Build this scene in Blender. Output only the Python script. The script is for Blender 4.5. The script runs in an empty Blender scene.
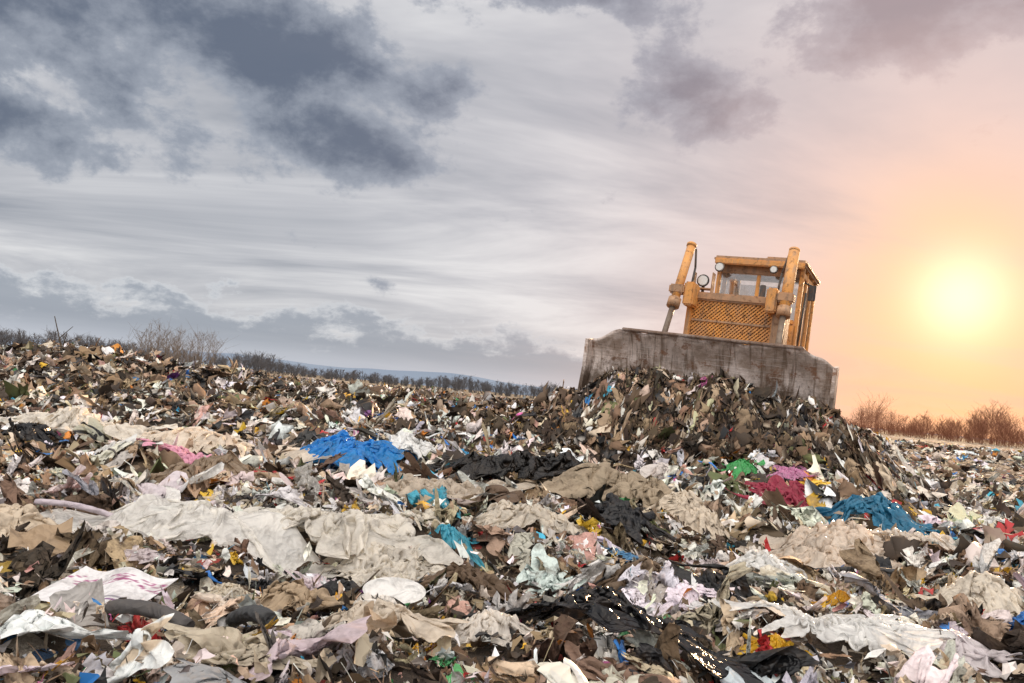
import bpy, bmesh, math, time, numpy as np
from mathutils import Vector, Matrix
R = math.radians
rng = np.random.default_rng(7)
scene = bpy.context.scene
scene.view_settings.view_transform = 'Standard'
scene.view_settings.look = 'None'
scene.view_settings.exposure = 0

# ------------------------------------------------------------ noise / terrain
TAB = np.random.default_rng(3).random((256, 256))
def vnoise(x, y, s=0):
    x = x + s * 17.3; y = y + s * 9.7
    xi = np.floor(x).astype(np.int64); yi = np.floor(y).astype(np.int64)
    fx = x - xi; fy = y - yi
    fx = fx * fx * (3 - 2 * fx); fy = fy * fy * (3 - 2 * fy)
    a = TAB[xi & 255, yi & 255]; b = TAB[(xi + 1) & 255, yi & 255]
    c = TAB[xi & 255, (yi + 1) & 255]; d = TAB[(xi + 1) & 255, (yi + 1) & 255]
    return (a * (1 - fx) + b * fx) * (1 - fy) + (c * (1 - fx) + d * fx) * fy
def fbm(x, y, o=3, s=0):
    t = 0; a = .5; n = 0
    for i in range(o):
        t = t + a * vnoise(x * 2 ** i, y * 2 ** i, s + i); n += a; a *= .5
    return t / n
def ss(t):
    t = np.clip(t, 0, 1); return t * t * (3 - 2 * t)

DZ = (3.38, 14.0); YAW = R(28)     # bulldozer blade centre and heading
fwd = np.array([-math.sin(YAW), -math.cos(YAW)]); lat = np.array([math.cos(YAW), -math.sin(YAW)])
def dz_local(x, y):
    dx = x - DZ[0]; dy = y - DZ[1]
    return dx * fwd[0] + dy * fwd[1], dx * lat[0] + dy * lat[1]
def H(x, y):
    x = np.asarray(x, float); y = np.asarray(y, float)
    r = np.sqrt(x * x + y * y)
    left = 1 - ss((x - .33 * y + .3) / 2.5)
    ridge = .74 * ss((y - 7) / 13) * left * (1 - .55 * ss((y - 26) / 25))
    ridge = ridge + .42 * np.exp(-((x + 9.8) ** 2 / 10 + (y - 18.5) ** 2 / 6))
    al, la = dz_local(x, y)
    m = (1 - ss((np.abs(la) - 2.2) / 1.5)) * (1 - ss((al - .2) / 3.6)) * ss((al + 13) / 5)
    z = np.maximum(ridge, .98 * m) + .12 * np.minimum(ridge, m)
    hp = .74 * np.exp(-((la + 1.1) / .95) ** 2) + .48 * np.exp(-((la - .7) / 1.0) ** 2) + .26 * np.exp(-((la - 2.0) / .55) ** 2) + .25 * np.exp(-((la + 2.5) / .6) ** 2)
    z = z + hp * np.exp(-((al - .80) / .66) ** 2)
    fade = 1 - ss((r - 100) / 150)
    near = .35 + .65 * ss((r - 2) / 3)
    z = z + ((fbm(x * .5, y * .5, 2, 1) - .5) * .40 + (fbm(x * 1.4, y * 1.4, 2, 5) - .5) * .40 * near + (vnoise(x * 4.3, y * 4.3, 9) - .5) * .09) * fade
    return z

# ------------------------------------------------------------ node helpers
def new_mat(name):
    m = bpy.data.materials.new(name); m.use_nodes = True
    nt = m.node_tree; nt.nodes.clear()
    return m, nt
def N(nt, typ, **kw):
    n = nt.nodes.new(typ)
    for k, v in kw.items(): setattr(n, k, v)
    return n
def setin(nt, sock, v):
    if isinstance(v, bpy.types.NodeSocket): nt.links.new(v, sock)
    elif isinstance(v, bpy.types.Node): nt.links.new(v.outputs[0], sock)
    else: sock.default_value = v
def M(nt, op, a, b=0.0, c=None, clamp=False):
    n = nt.nodes.new('ShaderNodeMath'); n.operation = op; n.use_clamp = clamp
    setin(nt, n.inputs[0], a); setin(nt, n.inputs[1], b)
    if c is not None: setin(nt, n.inputs[2], c)
    return n.outputs[0]
def MIX(nt, f, a, b, blend='MIX'):
    n = nt.nodes.new('ShaderNodeMix'); n.data_type = 'RGBA'; n.blend_type = blend
    setin(nt, n.inputs[0], f)
    for s, v in ((n.inputs[6], a), (n.inputs[7], b)):
        if isinstance(v, tuple) and len(v) == 3: v = (*v, 1)
        setin(nt, s, v)
    return n.outputs[2]
def SM(nt, v, lo, hi, o0=0.0, o1=1.0):
    n = nt.nodes.new('ShaderNodeMapRange'); n.interpolation_type = 'SMOOTHSTEP'
    setin(nt, n.inputs[0], v)
    n.inputs[1].default_value = lo; n.inputs[2].default_value = hi
    n.inputs[3].default_value = o0; n.inputs[4].default_value = o1
    return n.outputs[0]
def NOISE(nt, vec, scale, detail=4, rough=.5, dist=0, typ='FBM'):
    n = nt.nodes.new('ShaderNodeTexNoise'); n.noise_type = typ
    setin(nt, n.inputs['Vector'], vec)
    n.inputs['Scale'].default_value = scale; n.inputs['Detail'].default_value = detail
    n.inputs['Roughness'].default_value = rough; n.inputs['Distortion'].default_value = dist
    return n.outputs[0]
def VORD(nt, vec, scale):
    n = nt.nodes.new('ShaderNodeTexVoronoi'); setin(nt, n.inputs['Vector'], vec); n.inputs['Scale'].default_value = scale
    return n.outputs['Distance']
def VMUL(nt, vec, s):
    n = nt.nodes.new('ShaderNodeVectorMath'); n.operation = 'MULTIPLY'
    setin(nt, n.inputs[0], vec); n.inputs[1].default_value = s
    return n.outputs[0]
def RAMP(nt, f, stops):
    n = nt.nodes.new('ShaderNodeValToRGB'); setin(nt, n.inputs[0], f)
    e = n.color_ramp.elements
    while len(e) < len(stops): e.new(.5)
    for i, (p, c) in enumerate(stops):
        e[i].position = p; e[i].color = (*c, 1)
    return n.outputs[0]
def BUMP(nt, h, strength, dist):
    n = nt.nodes.new('ShaderNodeBump'); setin(nt, n.inputs['Height'], h)
    n.inputs['Strength'].default_value = strength; n.inputs['Distance'].default_value = dist
    return n.outputs[0]
def PRIN(nt, col, rough, metal=0.0, normal=None):
    p = nt.nodes.new('ShaderNodeBsdfPrincipled')
    if isinstance(col, tuple) and len(col) == 3: col = (*col, 1)
    setin(nt, p.inputs['Base Color'], col); setin(nt, p.inputs['Roughness'], rough)
    setin(nt, p.inputs['Metallic'], metal)
    if normal is not None: setin(nt, p.inputs['Normal'], normal)
    return p
def OUT(nt, sh):
    o = nt.nodes.new('ShaderNodeOutputMaterial'); setin(nt, o.inputs[0], sh)

# ------------------------------------------------------------ materials
def mat_garbage(name, wr_scale, dirt, trans, bump=True, bs=.75, bd=.012, r0=.9, r1=.55):
    m, nt = new_mat(name)
    tc = N(nt, 'ShaderNodeTexCoord').outputs['Object']
    at = N(nt, 'ShaderNodeVertexColor', layer_name='Col')
    n1 = NOISE(nt, tc, 7, 4, .68)
    col = MIX(nt, SM(nt, n1, .47, .66, 0, dirt), at.outputs[0], (.10, .064, .038))
    gl = at.outputs[1]
    b = None
    if bump:
        warp = nt.nodes.new('ShaderNodeTexNoise'); warp.inputs['Scale'].default_value = 5; warp.inputs['Detail'].default_value = 1
        nt.links.new(tc, warp.inputs['Vector'])
        va = nt.nodes.new('ShaderNodeVectorMath'); va.operation = 'MULTIPLY_ADD'
        nt.links.new(warp.outputs[1], va.inputs[0]); va.inputs[1].default_value = (.16,) * 3; nt.links.new(tc, va.inputs[2])
        v1 = VORD(nt, va.outputs[0], wr_scale); v2 = VORD(nt, va.outputs[0], wr_scale * 2.7)
        b = BUMP(nt, M(nt, 'ADD', v1, M(nt, 'MULTIPLY', v2, .42)), bs, bd)
    rough = M(nt, 'SUBTRACT', r0, M(nt, 'MULTIPLY', gl, r1))
    p = PRIN(nt, col, rough, 0.0, b)
    if trans:
        tr = N(nt, 'ShaderNodeBsdfTranslucent'); setin(nt, tr.inputs[0], col)
        mx = N(nt, 'ShaderNodeMixShader'); setin(nt, mx.inputs[0], M(nt, 'MULTIPLY', gl, trans))
        nt.links.new(p.outputs[0], mx.inputs[1]); nt.links.new(tr.outputs[0], mx.inputs[2])
        OUT(nt, mx)
    else: OUT(nt, p)
    return m
MG = mat_garbage('crumpled_garbage', 16, .62, .25, bs=.9, bd=.022, r1=.62)
MB = mat_garbage('small_crumpled_garbage', 12, .52, 0, False)
MS = mat_garbage('shredded_garbage', 14, .6, 0, False)
MH = mat_garbage('crumpled_plastic_film', 11, .30, .45, bs=.9, bd=.024, r0=.82, r1=.64)

def mat_ground():
    m, nt = new_mat('landfill_soil')
    tc = N(nt, 'ShaderNodeTexCoord').outputs['Object']
    n = NOISE(nt, tc, .8, 6, .65)
    soil = RAMP(nt, n, [(.3, (.02, .015, .011)), (.5, (.055, .038, .026)), (.7, (.12, .085, .055))])
    def vor(scale):
        v = nt.nodes.new('ShaderNodeTexVoronoi'); v.inputs['Scale'].default_value = scale
        wv = nt.nodes.new('ShaderNodeVectorMath'); wv.operation = 'ADD'
        nn = nt.nodes.new('ShaderNodeTexNoise'); nn.inputs['Scale'].default_value = scale * 1.3; nt.links.new(tc, nn.inputs['Vector'])
        nt.links.new(tc, wv.inputs[0]); nt.links.new(VMUL(nt, nn.outputs[1], (.6 / scale,) * 3), wv.inputs[1])
        nt.links.new(wv.outputs[0], v.inputs['Vector'])
        s = nt.nodes.new('ShaderNodeSeparateColor'); nt.links.new(v.outputs['Color'], s.inputs[0])
        c = RAMP(nt, s.outputs[0], [(0, (.05, .035, .025)), (.25, (.16, .11, .07)), (.5, (.34, .25, .17)), (.7, (.6, .52, .42)), (.86, (.72, .68, .62)), (.9, (.06, .2, .42)), (.94, (.5, .08, .06)), (.97, (.6, .4, .08))])
        c.node.color_ramp.interpolation = 'CONSTANT'
        return c, s.outputs[1]
    c1, r1 = vor(9); c2, r2 = vor(1.6)
    col = MIX(nt, SM(nt, r1, .5, .6, 0, .8), soil, c1)
    geo = N(nt, 'ShaderNodeNewGeometry')
    sp = N(nt, 'ShaderNodeSeparateXYZ'); nt.links.new(geo.outputs['Position'], sp.inputs[0])
    far = SM(nt, sp.outputs[1], 25, 60)
    col = MIX(nt, M(nt, 'MULTIPLY', far, SM(nt, r2, .4, .5)), col, c2)
    vf = SM(nt, sp.outputs[1], 120, 260)
    col = MIX(nt, vf, col, (.20, .15, .09))
    b = BUMP(nt, NOISE(nt, tc, 14, 5, .7), 1.0, .08)
    OUT(nt, PRIN(nt, col, .92, 0.0, b)); return m
MGR = mat_ground()

def mat_paint(name, c1, c2, rust=(.13, .06, .03), dirt=.55, metal=0.0, rough=.5, dust=(.20, .14, .10)):
    m, nt = new_mat(name)
    tc = N(nt, 'ShaderNodeTexCoord').outputs['Object']
    n = NOISE(nt, tc, 2.2, 6, .68); n2 = NOISE(nt, tc, 11, 6, .7)
    st = NOISE(nt, VMUL(nt, tc, (9, 9, .9)), 1.5, 5, .6)
    col = MIX(nt, SM(nt, n, .35, .65), c1, c2)
    col = MIX(nt, SM(nt, n2, .53, .65, 0, dirt), col, rust)
    col = MIX(nt, SM(nt, st, .50, .68, 0, dirt), col, dust)
    b = BUMP(nt, n2, .3, .01)
    OUT(nt, PRIN(nt, col, SM(nt, n2, .3, .7, rough - .1, rough + .25), metal, b)); return m
M_YEL = mat_paint('weathered_yellow_paint', (.80, .36, .08), (.64, .31, .11), dirt=.68, dust=(.34, .22, .14))
M_TAN = mat_paint('faded_tan_paint', (.52, .29, .15), (.38, .23, .13), dirt=.7)
M_DARK = mat_paint('dark_steel', (.035, .03, .028), (.06, .05, .04), rough=.6)
M_RIM = mat_paint('dusty_steel', (.26, .20, .15), (.16, .12, .09), dirt=.6, metal=.2)
def mat_blade():
    m, nt = new_mat('scraped_blade_steel')
    tc = N(nt, 'ShaderNodeTexCoord').outputs['Object']
    n = NOISE(nt, tc, 1.3, 7, .72)
    st = NOISE(nt, VMUL(nt, tc, (7, 1, .5)), 1.3, 6, .7, .4)
    n3 = NOISE(nt, tc, 3.2, 8, .78)
    sc = NOISE(nt, VMUL(nt, tc, (.8, 1, 30)), 1.6, 4, .6)
    col = MIX(nt, SM(nt, n, .38, .56), (.44, .33, .26), (.82, .69, .61))
    col = MIX(nt, SM(nt, st, .51, .61, 0, .7), col, (.19, .12, .075))
    col = MIX(nt, SM(nt, n3, .54, .61, 0, .8), col, (.32, .15, .075))
    col = MIX(nt, SM(nt, sc, .59, .66, 0, .5), col, (.88, .80, .74))
    sp = N(nt, 'ShaderNodeSeparateXYZ'); nt.links.new(tc, sp.inputs[0])
    mud = M(nt, 'ADD', sp.outputs[2], M(nt, 'MULTIPLY', n3, -1.3))
    col = MIX(nt, SM(nt, mud, -.1, .38, .94, 0), col, (.085, .055, .035))
    ed = M(nt, 'ADD', sp.outputs[2], M(nt, 'MULTIPLY', n3, .35))
    col = MIX(nt, SM(nt, ed, 1.54, 1.67, 0, .75), col, (.17, .09, .05))
    b = BUMP(nt, M(nt, 'ADD', n3, M(nt, 'MULTIPLY', sc, .5)), .6, .025)
    OUT(nt, PRIN(nt, col, SM(nt, n3, .4, .6, .38, .7), .3, b)); return m
M_BLADE = mat_blade()
def mat_glass():
    m, nt = new_mat('dusty_cab_glass')
    tc = N(nt, 'ShaderNodeTexCoord').outputs['Object']
    g = N(nt, 'ShaderNodeBsdfGlossy'); g.inputs['Roughness'].default_value = .08; g.inputs['Color'].default_value = (.8, .8, .8, 1)
    t = N(nt, 'ShaderNodeBsdfTransparent'); t.inputs[0].default_value = (.85, .86, .86, 1)
    d = N(nt, 'ShaderNodeBsdfDiffuse'); d.inputs[0].default_value = (.4, .33, .26, 1)
    a = N(nt, 'ShaderNodeMixShader'); a.inputs[0].default_value = .15
    nt.links.new(t.outputs[0], a.inputs[1]); nt.links.new(g.outputs[0], a.inputs[2])
    b = N(nt, 'ShaderNodeMixShader'); setin(nt, b.inputs[0], SM(nt, NOISE(nt, tc, 3, 5), .35, .75, .03, .3))
    nt.links.new(a.outputs[0], b.inputs[1]); nt.links.new(d.outputs[0], b.inputs[2])
    OUT(nt, b); return m
M_GLASS = mat_glass()
m, nt = new_mat('lamp_lens'); OUT(nt, PRIN(nt, (.75, .75, .72), .15)); M_LENS = m
def mat_veg(name, c1, c2, tr):
    m, nt = new_mat(name)
    tc = N(nt, 'ShaderNodeTexCoord').outputs['Object']
    col = MIX(nt, NOISE(nt, tc, .15, 3), c1, c2)
    d = N(nt, 'ShaderNodeBsdfDiffuse'); setin(nt, d.inputs[0], col)
    t = N(nt, 'ShaderNodeBsdfTranslucent'); setin(nt, t.inputs[0], col)
    x = N(nt, 'ShaderNodeMixShader'); x.inputs[0].default_value = tr
    nt.links.new(d.outputs[0], x.inputs[1]); nt.links.new(t.outputs[0], x.inputs[2])
    OUT(nt, x); return m

# ------------------------------------------------------------ mesh builders
def make_mesh(name, V, Q, C, mat, smooth=True):
    me = bpy.data.meshes.new(name)
    me.vertices.add(len(V)); me.vertices.foreach_set('co', np.ascontiguousarray(V, np.float32).ravel())
    me.loops.add(len(Q) * 4); me.loops.foreach_set('vertex_index', np.ascontiguousarray(Q, np.int32).ravel())
    me.polygons.add(len(Q)); me.polygons.foreach_set('loop_start', np.arange(len(Q), dtype=np.int32) * 4)
    me.polygons.foreach_set('use_smooth', np.full(len(Q), smooth))
    me.update(calc_edges=True)
    if C is not None:
        a = me.color_attributes.new('Col', 'FLOAT_COLOR', 'POINT')
        a.data.foreach_set('color', np.ascontiguousarray(C, np.float32).ravel())
    me.materials.append(mat)
    ob = bpy.data.objects.new(name, me); scene.collection.objects.link(ob)
    return ob
def gridq(nu, nv, wrap=False):
    i, j = np.meshgrid(np.arange(nu - 1), np.arange(nv if wrap else nv - 1), indexing='ij')
    j2 = (j + 1) % nv
    return np.stack([i * nv + j, (i + 1) * nv + j, (i + 1) * nv + j2, i * nv + j2], -1).reshape(-1, 4)
def tri(t): return 2 * np.abs(2 * (t - np.floor(t + .5))) - 1

# small position-based cloth solver: a batch of sheets is squeezed together and
# settles on bumpy ground, so that the folds are those of inextensible film
def cloth(nS, n, asp, comp, seed, steps=110, iters=5, bump=.10, bk=.07, bmin=.55):
    rg = np.random.default_rng(seed)
    u = np.linspace(-1, 1, n)
    U, Vv = np.meshgrid(u, u, indexing='ij')
    P = np.zeros((nS, n, n, 3), np.float32)
    asp = np.asarray(asp, np.float32); comp = np.asarray(comp, np.float32)
    ang = np.arctan2(Vv, U); rr = np.maximum(abs(U), abs(Vv)); circ = rr / np.maximum(np.hypot(U, Vv), 1e-6)
    for s in range(nS):
        k = rg.uniform(.0, .6)
        o = 1 + rr ** 4 * (.18 * np.sin(ang * 2 + rg.random() * 6) + .14 * np.sin(ang * 5 + rg.random() * 6) + .11 * np.sin(ang * 9 + rg.random() * 6) + .08 * np.sin(ang * 16 + rg.random() * 6))
        o = o * (1 - k + k * circ)
        P[s, ..., 0] = U * o; P[s, ..., 1] = Vv * o * asp[s]
        P[s, ..., 2] = .10 + .05 * np.sin(U * rg.uniform(2, 7) + Vv * rg.uniform(-7, 7) + rg.random() * 6) + .04 * np.sin(U * rg.uniform(5, 15) + Vv * rg.uniform(-15, 15)) + .03 * np.sin(U * rg.uniform(-22, 22) + Vv * rg.uniform(-22, 22)) + rg.normal(0, .012, (n, n))
    def rest(a, b): return np.linalg.norm((b - a)[..., :2], axis=-1).astype(np.float32)
    sl = []
    def add(sa, sb, k, mn=1.0, oneside=False):
        sl.append((sa, sb, rest(P[sa], P[sb]) * mn, k, oneside))
    A = slice(None)
    m_ = n - 1
    for st in (0, 1):
        la = (n - st) // 2
        ia = slice(st, st + 2 * la, 2); ib = slice(st + 1, st + 1 + 2 * la, 2)
        add((A, ia, A), (A, ib, A), .5); add((A, A, ia), (A, A, ib), .5)
        add((A, ia, slice(0, m_)), (A, ib, slice(1, n)), .35); add((A, ia, slice(1, n)), (A, ib, slice(0, m_)), .35)
    for st in range(4):
        ids = np.arange(st, n - 2, 4)
        if len(ids) == 0: continue
        ia = slice(ids[0], ids[-1] + 1, 4); ib = slice(ids[0] + 2, ids[-1] + 3, 4)
        add((A, ia, A), (A, ib, A), bk, bmin, True); add((A, A, ia), (A, A, ib), bk, bmin, True)
    prev = P.copy()
    nz = [(rg.uniform(-7, 7, (nS, 1, 1)), rg.uniform(-7, 7, (nS, 1, 1)), rg.random((nS, 1, 1)) * 6) for _ in range(5)]
    fb = [(rg.uniform(-5, 5, (nS, 1, 1)), rg.uniform(-5, 5, (nS, 1, 1)), rg.random((nS, 1, 1)) * 6) for _ in range(4)]
    sq = int(steps * .62)
    for t in range(steps):
        v = (P - prev) * .88; v = np.clip(v, -.05, .05); prev = P.copy(); P += v
        P[..., 2] -= .0030
        if t < sq:
            c = (1 - comp ** (1.0 / sq))
            P[..., 0] *= (1 - c[:, 0])[:, None, None]; P[..., 1] *= (1 - c[:, 1])[:, None, None]
            if t % 6 == 0:
                a, b, ph = nz[(t // 6) % 5]
                P[..., 2] += .008 * np.sin(a * 2 * P[..., 0] + b * 2 * P[..., 1] + ph)
        for it in range(iters):
            for sa, sb, L, k, one in sl:
                a = P[sa]; b = P[sb]
                d = b - a
                ln = np.sqrt(np.einsum('...i,...i->...', d, d)) + 1e-7
                f = k * (ln - L) / ln
                if one: f = np.minimum(f, 0)
                d *= f[..., None]
                a += d; b -= d
        F = 0
        for a, b, ph in fb: F = F + np.sin(a * P[..., 0] + b * P[..., 1] + ph)
        F = bump * F / 4
        hit = P[..., 2] < F
        P[..., 2] = np.where(hit, F, P[..., 2])
        prev[..., :2] = np.where(hit[..., None], prev[..., :2] * .3 + P[..., :2] * .7, prev[..., :2])
    P[..., :2] -= P[..., :2].mean(axis=(1, 2), keepdims=True)
    P[..., 2] -= np.percentile(P[..., 2].reshape(nS, -1), 12, axis=1)[:, None, None]
    return P
def upsample(P, k):          # Catmull-Rom along both grid axes
    def up(P):
        n = P.shape[0]; t = np.linspace(0, n - 1, (n - 1) * k + 1); i = np.minimum(t.astype(int), n - 2); f = (t - i)[:, None, None]
        g = lambda j: P[np.clip(j, 0, n - 1)]
        p0, p1, p2, p3 = g(i - 1), g(i), g(i + 1), g(i + 2)
        return .5 * (2 * p1 + (p2 - p0) * f + (2 * p0 - 5 * p1 + 4 * p2 - p3) * f ** 2 + (3 * p1 - p0 - 3 * p2 + p3) * f ** 3)
    return up(up(P).transpose(1, 0, 2)).transpose(1, 0, 2)
def facets(G, rg, amp, f0, f1, nf=7):       # fine crinkles along the sheet normal
    n0, n1 = G.shape[:2]
    a, b = np.gradient(G, axis=0), np.gradient(G, axis=1); nr = np.cross(a, b); nr /= np.linalg.norm(nr, axis=-1, keepdims=True) + 1e-9
    u, v = np.meshgrid(np.linspace(-1, 1, n0), np.linspace(-1, 1, n1), indexing='ij')
    wu = u + .10 * np.sin(5 * v + rg.random() * 6); wv = v + .10 * np.sin(5 * u + rg.random() * 6)
    h = 0
    for i in range(nf):
        f = f0 * (f1 / f0) ** (i / (nf - 1)); th = rg.random() * 6.28
        md = .2 + .8 * ss(.5 + .9 * np.sin(f * .45 * (wu * math.cos(th + 1.7) + wv * math.sin(th + 1.7)) + rg.random() * 6))
        h = h + tri(f * .5 * (wu * math.cos(th) + wv * math.sin(th)) + rg.random()) * md * (f0 / f) ** .8
    return G + nr * (amp * h)[..., None]

def crumple(n, rg, aspect=1., amp=.30, nf=12, grow=1.36, twist=0., gather=None, nv=None):
    nv = nv or n
    u, v = np.meshgrid(np.linspace(-1, 1, n), np.linspace(-1, 1, nv), indexing='ij')
    u = u.ravel(); v = v.ravel()
    ang = np.arctan2(v, u); rr = np.maximum(abs(u), abs(v))
    out = 1 + rr ** 4 * (.22 * np.sin(ang * 2 + rg.random() * 6) + .16 * np.sin(ang * 5 + rg.random() * 6) + .13 * np.sin(ang * 9 + rg.random() * 6) + .10 * np.sin(ang * 17 + rg.random() * 6))
    k = rg.uniform(0, .8)
    circ = rr / np.maximum(np.hypot(u, v), 1e-6)
    s = out * (1 - k + k * circ)
    P = np.stack([u * s, v * s * aspect, 0 * u], 1)
    B = P.copy()
    B[:, 0] += .12 * np.sin(3 * P[:, 1] + rg.random() * 6); B[:, 1] += .12 * np.sin(3 * P[:, 0] + rg.random() * 6)
    g0 = rg.random() * 6.28; spread = gather if gather is not None else rg.choice([.25, .6, 3.])
    f = .55
    for i in range(nf):
        a = g0 + rg.normal() * spread
        t = f * (B[:, 0] * math.cos(a) + B[:, 1] * math.sin(a)) + rg.random()
        mod = .25 + .75 * (.5 + .5 * np.sin(2.1 * f ** .6 * (B[:, 0] * math.cos(a + 2) + B[:, 1] * math.sin(a + 2)) + rg.random() * 6))
        vec = rg.normal(size=3) * np.array([.55, .55, 1.0])
        w = tri(t); w = np.sign(w) * np.abs(w) ** .8
        P += np.outer(w * mod * amp / (f ** .88 + .35), vec) * .85
        f *= grow
    if twist:
        a = P[:, 0] * twist; c, s_ = np.cos(a), np.sin(a)
        P[:, 1], P[:, 2] = P[:, 1] * c - P[:, 2] * s_, P[:, 1] * s_ + P[:, 2] * c
        P[:, 1] += .25 * np.sin(P[:, 0] * 2.2 + g0)
    P[:, 2] -= P[:, 2].mean()
    return P, gridq(n, nv), u, v
def cubesphere(n):
    vs = []; qs = []; o = 0
    l = np.tan(np.linspace(-1, 1, n) * math.pi / 4)
    a, b = np.meshgrid(l, l, indexing='ij'); a = a.ravel(); b = b.ravel(); c = np.ones_like(a)
    for f in ((c, a, b), (-c, b, a), (b, c, a), (a, -c, b), (a, b, c), (b, a, -c)):
        vs.append(np.stack(f, 1)); qs.append(gridq(n, n) + o); o += n * n
    V = np.concatenate(vs); V /= np.linalg.norm(V, axis=1)[:, None]; Q = np.concatenate(qs)
    key = np.round(V, 5) + 0.0
    U, inv = np.unique(key, axis=0, return_inverse=True)
    return U, inv.ravel()[Q]
def puff(n, rg, nf=12, amp=.2):
    D, Q = cubesphere(n); P = D * np.array([1, .75, .5])
    f = .6
    for i in range(nf):
        d = rg.normal(size=3); d /= np.linalg.norm(d)
        t = f * (D @ d) + rg.random()
        P += np.outer(tri(t) * amp / (f ** .9 + .3), rg.normal(size=3) * np.array([.8, .8, .6])) * .9 + D * (tri(t * 1.3) * amp * .5 / (f + .3))[:, None]
        f *= 1.33
    P[:, 2] += .2
    return P, Q, D[:, 0], D[:, 1]
def lathe(prof, seg):
    a = np.arange(seg) / seg * 2 * math.pi
    V = np.array([[x, r * math.cos(t), r * math.sin(t)] for x, r in prof for t in a])
    return V, gridq(len(prof), seg, True)
def bottle(seg, rg):
    pr = [(-1, .0), (-1, .25), (-.95, .3), (-.5, .3), (-.45, .28), (-.2, .28), (-.15, .3), (.3, .3), (.55, .2), (.7, .1), (.85, .1), (.86, .13), (1, .13), (1, 0)]
    V, Q = lathe(pr, seg)
    V[:, 1:] *= (1 + .25 * np.sin(V[:, 0] * 5 + rg.random() * 6))[:, None]
    V[:, 2] *= rg.uniform(.5, 1); V[:, 2] += .15
    return V * .8, Q, V[:, 0], V[:, 1] * 0
def can(seg):
    V, Q = lathe([(-1, 0), (-1, .5), (-.9, .55), (.9, .55), (1, .5), (.95, .45), (.95, 0)], seg)
    V[:, 2] += .3
    return V * .4, Q, V[:, 0], V[:, 1] * 0
def stick(rg, n=9, seg=5, r=.045):
    x = np.linspace(-1, 1, n); cy = np.cumsum(rg.normal(size=n)) * .05; cz = np.cumsum(rg.normal(size=n)) * .05
    a = np.arange(seg) / seg * 2 * math.pi
    V = np.concatenate([np.stack([np.full(seg, x[i]), cy[i] + r * (1 - .4 * i / n) * np.cos(a), cz[i] + .05 + r * (1 - .4 * i / n) * np.sin(a)], 1) for i in range(n)])
    return V, gridq(n, seg, True), V[:, 0], V[:, 1] * 0
def card(rg, n):
    u, v = np.meshgrid(np.linspace(-1, 1, n), np.linspace(-1, 1, n), indexing='ij'); u = u.ravel(); v = v.ravel()
    asp = rg.uniform(.4, .9); a = rg.random() * 6
    P = np.stack([u, v * asp, .12 * np.abs(u * math.cos(a) + v * math.sin(a) - rg.uniform(-.3, .3)) * rg.uniform(.5, 2.5) + .1 * u * u * rg.normal()], 1)
    P[:, 0] += .06 * np.sin(v * 7 + a) * (abs(u) > .9)
    return P * .7, gridq(n, n), u, v
def as_template(G, norm=1.0):
    n0, n1 = G.shape[:2]
    u, v = np.meshgrid(np.linspace(-1, 1, n0), np.linspace(-1, 1, n1), indexing='ij')
    V = G.reshape(-1, 3) * norm
    return V.astype(float), gridq(n0, n1), u.ravel(), v.ravel()

t0 = time.time()
nC = 44
aspC = np.where(np.arange(nC) % 3 == 2, rng.uniform(.15, .4, nC), rng.uniform(.6, 1.0, nC))
compC = np.stack([rng.uniform(.35, .85, nC), rng.uniform(.35, .85, nC)], 1)
CL = cloth(nC, 25, aspC, compC, 5, 90, 5, .14)
CLN = [1.0 / max(np.percentile(np.abs(c[..., :2]), 98), .2) for c in CL]
CF = [facets(c.astype(float), rng, .022, 3, 11, 6) for c in CL]
print('cloth', time.time() - t0)
def templates(n, rg, step=1, simple=False):
    T = []; big = n > 12
    for c, k in zip(CF, CLN): T.append(as_template(c[::step, ::step], k))
    for i in range(14): T.append(crumple(n, rg, rg.uniform(.45, 1.), rg.uniform(.26, .50), 12 if big else 7))
    for i in range(18): T.append(crumple(n, rg, rg.uniform(.06, .2), rg.uniform(.12, .24), 9 if big else 6, twist=rg.choice([0, 2, 4]), nv=max(3, n // 2)))
    for i in range(3): T.append(puff(max(3, n // 3 + 1), rg, 10 if big else 6, .28))
    for i in range(2): T.append(card(rg, max(3, n // 2)))
    if not simple:
        for i in range(4): T.append(bottle(10, rg))
        T.append(can(12))
    for i in range(5): T.append(stick(rg, 9 if big else 5, 5 if big else 4))
    return T

PAL = np.array([
 (.88, .86, .82), (.80, .74, .65), (.62, .50, .36), (.43, .30, .19), (.25, .16, .095), (.11, .072, .042), (.045, .031, .021), (.014, .014, .015),
 (.40, .40, .41), (.17, .16, .145), (.03, .20, .55), (.07, .42, .58), (.52, .035, .035), (.64, .15, .36), (.08, .32, .12), (.82, .50, .05), (.70, .26, .04), (.22, .06, .26), (.14, .15, .06), (.52, .31, .24)])
W0 = np.array([26, 20, 15, 11, 9, 9, 8, 6, 3.5, 2.5, 1.0, .8, 1.0, .45, .6, 1.7, .9, .2, 2, 1.5])
W1 = np.array([4, 6, 8, 11, 17, 20, 20, 10, 2, 3, .6, .3, .7, .1, .4, .5, .4, .1, 3, 1])
W2 = np.array([1.5, 2, 4, 8, 18, 28, 28, 8, .3, 1, .25, .12, .4, .05, .1, .3, .3, 0, 1.5, .5])
WL = np.array([46, 25, 12, 6, 4, 4, 2, 12, 2.5, 0, .5, .5, .3, .25, .2, .5, .2, 0, 1, 1.])
for W in (W0, W1, W2, WL): W /= W.sum()
FILM = np.array([1, 1, .5, .4, .2, .1, .1, 1, .6, .3, 1, 1, .8, .8, .9, .9, .7, 1, .3, .5])

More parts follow.
